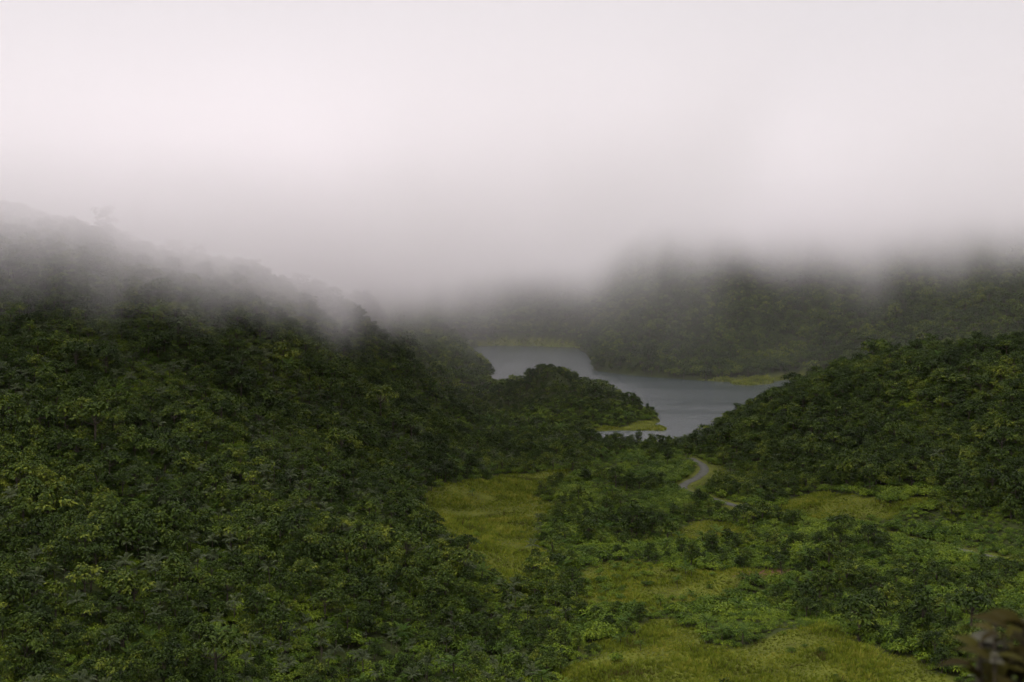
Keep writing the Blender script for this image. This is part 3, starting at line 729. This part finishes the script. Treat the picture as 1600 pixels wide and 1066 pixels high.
# ------------------------------------------------------------------ blurred shrub close to the camera
M['young'] = leaf_mat('young_leaves', [(0.0, (0.012, 0.011, 0.003)), (0.4, (0.026, 0.020, 0.005)), (0.7, (0.045, 0.043, 0.007)), (1.0, (0.09, 0.045, 0.022))], trans=.25, spec=.03)
M['pale'] = leaf_mat('pale_leaves', [(0.0, (0.06, 0.065, 0.045)), (1.0, (0.11, 0.09, 0.07))], trans=.2, spec=.05)
def big_leaf():
    g = Geo(); n = 8; Wd = .36
    prof = [0, .45, .78, .96, 1.0, .9, .66, .3, 0]
    mid = [Vector((i / n, 0, .10 * math.sin(math.pi * i / n) - .12 * (i / n) ** 2)) for i in range(n + 1)]
    for i in range(n):
        for sd in (-1, 1):
            a0 = mid[i] + Vector((0, sd * prof[i] * Wd * .5, prof[i] * .05)); a1 = mid[i + 1] + Vector((0, sd * prof[i + 1] * Wd * .5, prof[i + 1] * .05))
            q = [mid[i], mid[i + 1], a1, a0] if sd > 0 else [mid[i], a0, a1, mid[i + 1]]
            g.add(q, [(0, 1, 2, 3)], .5)
    g.tube([(-.18, 0, -.03), (0, 0, 0)], [.018, .014], 5)
    return g
lg = big_leaf(); leaf_me = gmesh('leaf', lg, M['young']); leaf_pale = gmesh('leaf', lg, M['pale'])
FD = 3.0
bx = (1572 - 800) / FPX * FD; bz = float(hgt(np.array([[bx, FD]]))[0])
fs = tag(link(bpy.data.objects.new('foreground_shrub', None)), 'blurred reddish brown leafy shrub close by in the bottom right corner', 'shrub')
fs.location = (bx, FD, bz)
stem = Geo(); tips = []
def fpt(qx, qy, dd=FD): x_, y_, z_ = W(qx + 9, qy + 2, dd); return Vector((x_ - bx, y_ - FD, z_ - bz))
twigs = [(1545, 972, 3.0), (1522, 1002, 2.95), (1560, 992, 3.08), (1592, 968, 3.0), (1545, 1022, 2.9), (1585, 1012, 3.05), (1518, 1030, 3.05), (1612, 1000, 2.95), (1628, 975, 3.1), (1560, 1045, 3.12), (1640, 1030, 3.0), (1600, 1040, 2.92), (1572, 970, 3.1)]
for (qx, qy, dd) in twigs:
    e = fpt(qx, qy, dd); mid = Vector((e.x * .35 - .01, e.y * .4, e.z * .55)); stem.tube([(0, 0, -.15), mid, e], [.010, .007, .003], 6); tips.append((e, mid))
fsm = bpy.data.objects.new('stem', gmesh('stem', stem, M['bark'])); fsm.parent = fs; link(fsm)
for ti, (e, mid) in enumerate(tips):
    for k in range(8):
        p = e.lerp(mid, .035 * k); c = bpy.data.objects.new('leaf', leaf_pale if (ti * 8 + k) % 7 == 3 else leaf_me); c.parent = fs; link(c)
        c.location = p; s = R.uniform(.07, .10); c.scale = (s, s * 1.35, s); c.rotation_euler = (R.uniform(-.5, .5), R.uniform(-.55, .5), k * 2.4 + R.uniform(-.3, .3))

# ------------------------------------------------------------------ air: even haze, and the low cloud over the hills
def box(name, x0, x1, y0, y1, z0, z1, mat):
    V = [(x, y, z) for z in (z0, z1) for y in (y0, y1) for x in (x0, x1)]
    F = [(0, 2, 3, 1), (4, 5, 7, 6), (0, 1, 5, 4), (2, 6, 7, 3), (0, 4, 6, 2), (1, 3, 7, 5)]
    return link(bpy.data.objects.new(name, mesh_from(name, V, F, [mat])))
m, t, out = new_mat('haze_air'); pv = t.nodes.new('ShaderNodeVolumePrincipled')
pv.inputs['Color'].default_value = (.97, .95, .97, 1); pv.inputs['Density'].default_value = .000010; pv.inputs['Anisotropy'].default_value = .3
t.links.new(pv.outputs[0], out.inputs['Volume'])
tag(box('haze', -960, 960, -200, 1990, -7, 260, m), 'thin even haze filling the valley air', kind='stuff')

m, t, out = new_mat('low_cloud_vapour'); N = t.nodes; L = t.links
def mth(op, a_, b_=None, c_=None, clamp=False):
    n_ = N.new('ShaderNodeMath'); n_.operation = op; n_.use_clamp = clamp
    for k_, v_ in enumerate((a_, b_, c_)):
        if v_ is None: continue
        if isinstance(v_, (int, float)): n_.inputs[k_].default_value = v_
        else: L.new(v_, n_.inputs[k_])
    return n_.outputs[0]
def sstep(v_, lo, hi):
    n_ = N.new('ShaderNodeMapRange'); n_.interpolation_type = 'SMOOTHSTEP'; n_.inputs[1].default_value = lo; n_.inputs[2].default_value = hi
    L.new(v_, n_.inputs[0]); return n_.outputs[0]
ge = N.new('ShaderNodeNewGeometry'); sx = N.new('ShaderNodeSeparateXYZ'); L.new(ge.outputs['Position'], sx.inputs[0]); X, Y, Z = sx.outputs
def nse(scale3, detail=2.0, off=(0, 0, 0)):
    mp_ = N.new('ShaderNodeMapping'); mp_.inputs['Scale'].default_value = scale3; mp_.inputs['Location'].default_value = off; L.new(ge.outputs['Position'], mp_.inputs['Vector'])
    n_ = N.new('ShaderNodeTexNoise'); n_.inputs['Scale'].default_value = 1.0; n_.inputs['Detail'].default_value = detail; L.new(mp_.outputs[0], n_.inputs['Vector']); return n_.outputs['Fac']
big = nse((.009, .006, .006), 1.0, (3.1, 0, 0))
wisp = nse((.030, .016, .010), 4.0)
# height of the cloud base: hangs lower over the far shore, ends at a sharp curtain, lifts to its right
base = mth('MULTIPLY_ADD', mth('SUBTRACT', big, .5), 40.0, 48.0)
base = mth('MULTIPLY_ADD', mth('SUBTRACT', wisp, .5), 74.0, base)
rise = mth('MULTIPLY', sstep(X, 68.0, 80.0), mth('SUBTRACT', 1.0, sstep(X, 85.0, 180.0)))
base = mth('MULTIPLY_ADD', rise, 24.0, base)
base = mth('MULTIPLY_ADD', sstep(X, 200.0, 340.0), 16.0, base)
veil = mth('MULTIPLY', sstep(Y, 760.0, 900.0), mth('SUBTRACT', 1.0, sstep(X, 40.0, 76.0)))
base = mth('MULTIPLY_ADD', veil, -6.0, base)
base = mth('MULTIPLY_ADD', mth('MULTIPLY', sstep(X, 30.0, 130.0), mth('SUBTRACT', 1.0, sstep(Y, 620.0, 800.0))), 30.0, base)
base = mth('MULTIPLY_ADD', mth('SUBTRACT', 1.0, sstep(Y, 300.0, 430.0)), 60.0, base)
# thicker where it clings to the left ridge
hug = mth('MULTIPLY', mth('SUBTRACT', 1.0, sstep(Y, 560.0, 700.0)), mth('SUBTRACT', 1.0, sstep(X, -90.0, 10.0)))
base = mth('MULTIPLY_ADD', hug, 7.0, base)
shoulder = mth('MULTIPLY', mth('SUBTRACT', 1.0, sstep(mth('ABSOLUTE', mth('ADD', X, 85.0)), 25.0, 85.0)), mth('MULTIPLY', sstep(Y, 470.0, 540.0), mth('SUBTRACT', 1.0, sstep(Y, 740.0, 860.0))))
base = mth('MULTIPLY_ADD', shoulder, -6.0, base)
hug = mth('MAXIMUM', hug, mth('MULTIPLY', shoulder, .6))
dz = mth('DIVIDE', mth('SUBTRACT', Z, base), 62.0, clamp=True)
dens = mth('MULTIPLY', mth('MULTIPLY', dz, dz), mth('MULTIPLY_ADD', mth('MULTIPLY', hug, mth('SUBTRACT', 1.0, sstep(Z, 88.0, 116.0))), .064, .0125))
dens = mth('MULTIPLY', dens, mth('MULTIPLY_ADD', sstep(Z, 100.0, 150.0), -.78, 1.0))     # thins out upwards
dens = mth('MULTIPLY_ADD', sstep(Y, 560.0, 820.0), .00019, dens)     # thin mist over the lake and the far slopes
pv = N.new('ShaderNodeVolumePrincipled'); pv.inputs['Color'].default_value = (1.0, .975, .990, 1); pv.inputs['Anisotropy'].default_value = 0.0
L.new(dens, pv.inputs['Density']); L.new(pv.outputs[0], out.inputs['Volume'])
m.cycles.volume_step_rate = 1.0 if hasattr(m, 'cycles') and hasattr(m.cycles, 'volume_step_rate') else 1
tag(box('low_cloud', -640, 640, 300, 1560, -3, 188, m), 'white low cloud hiding the upper hillsides and mountains', kind='stuff')

print('plants', len(PL), 'single', len(single), 'far', len(FP), 'objects', len(bpy.data.objects), 'Z', GZ.min(), GZ.max())
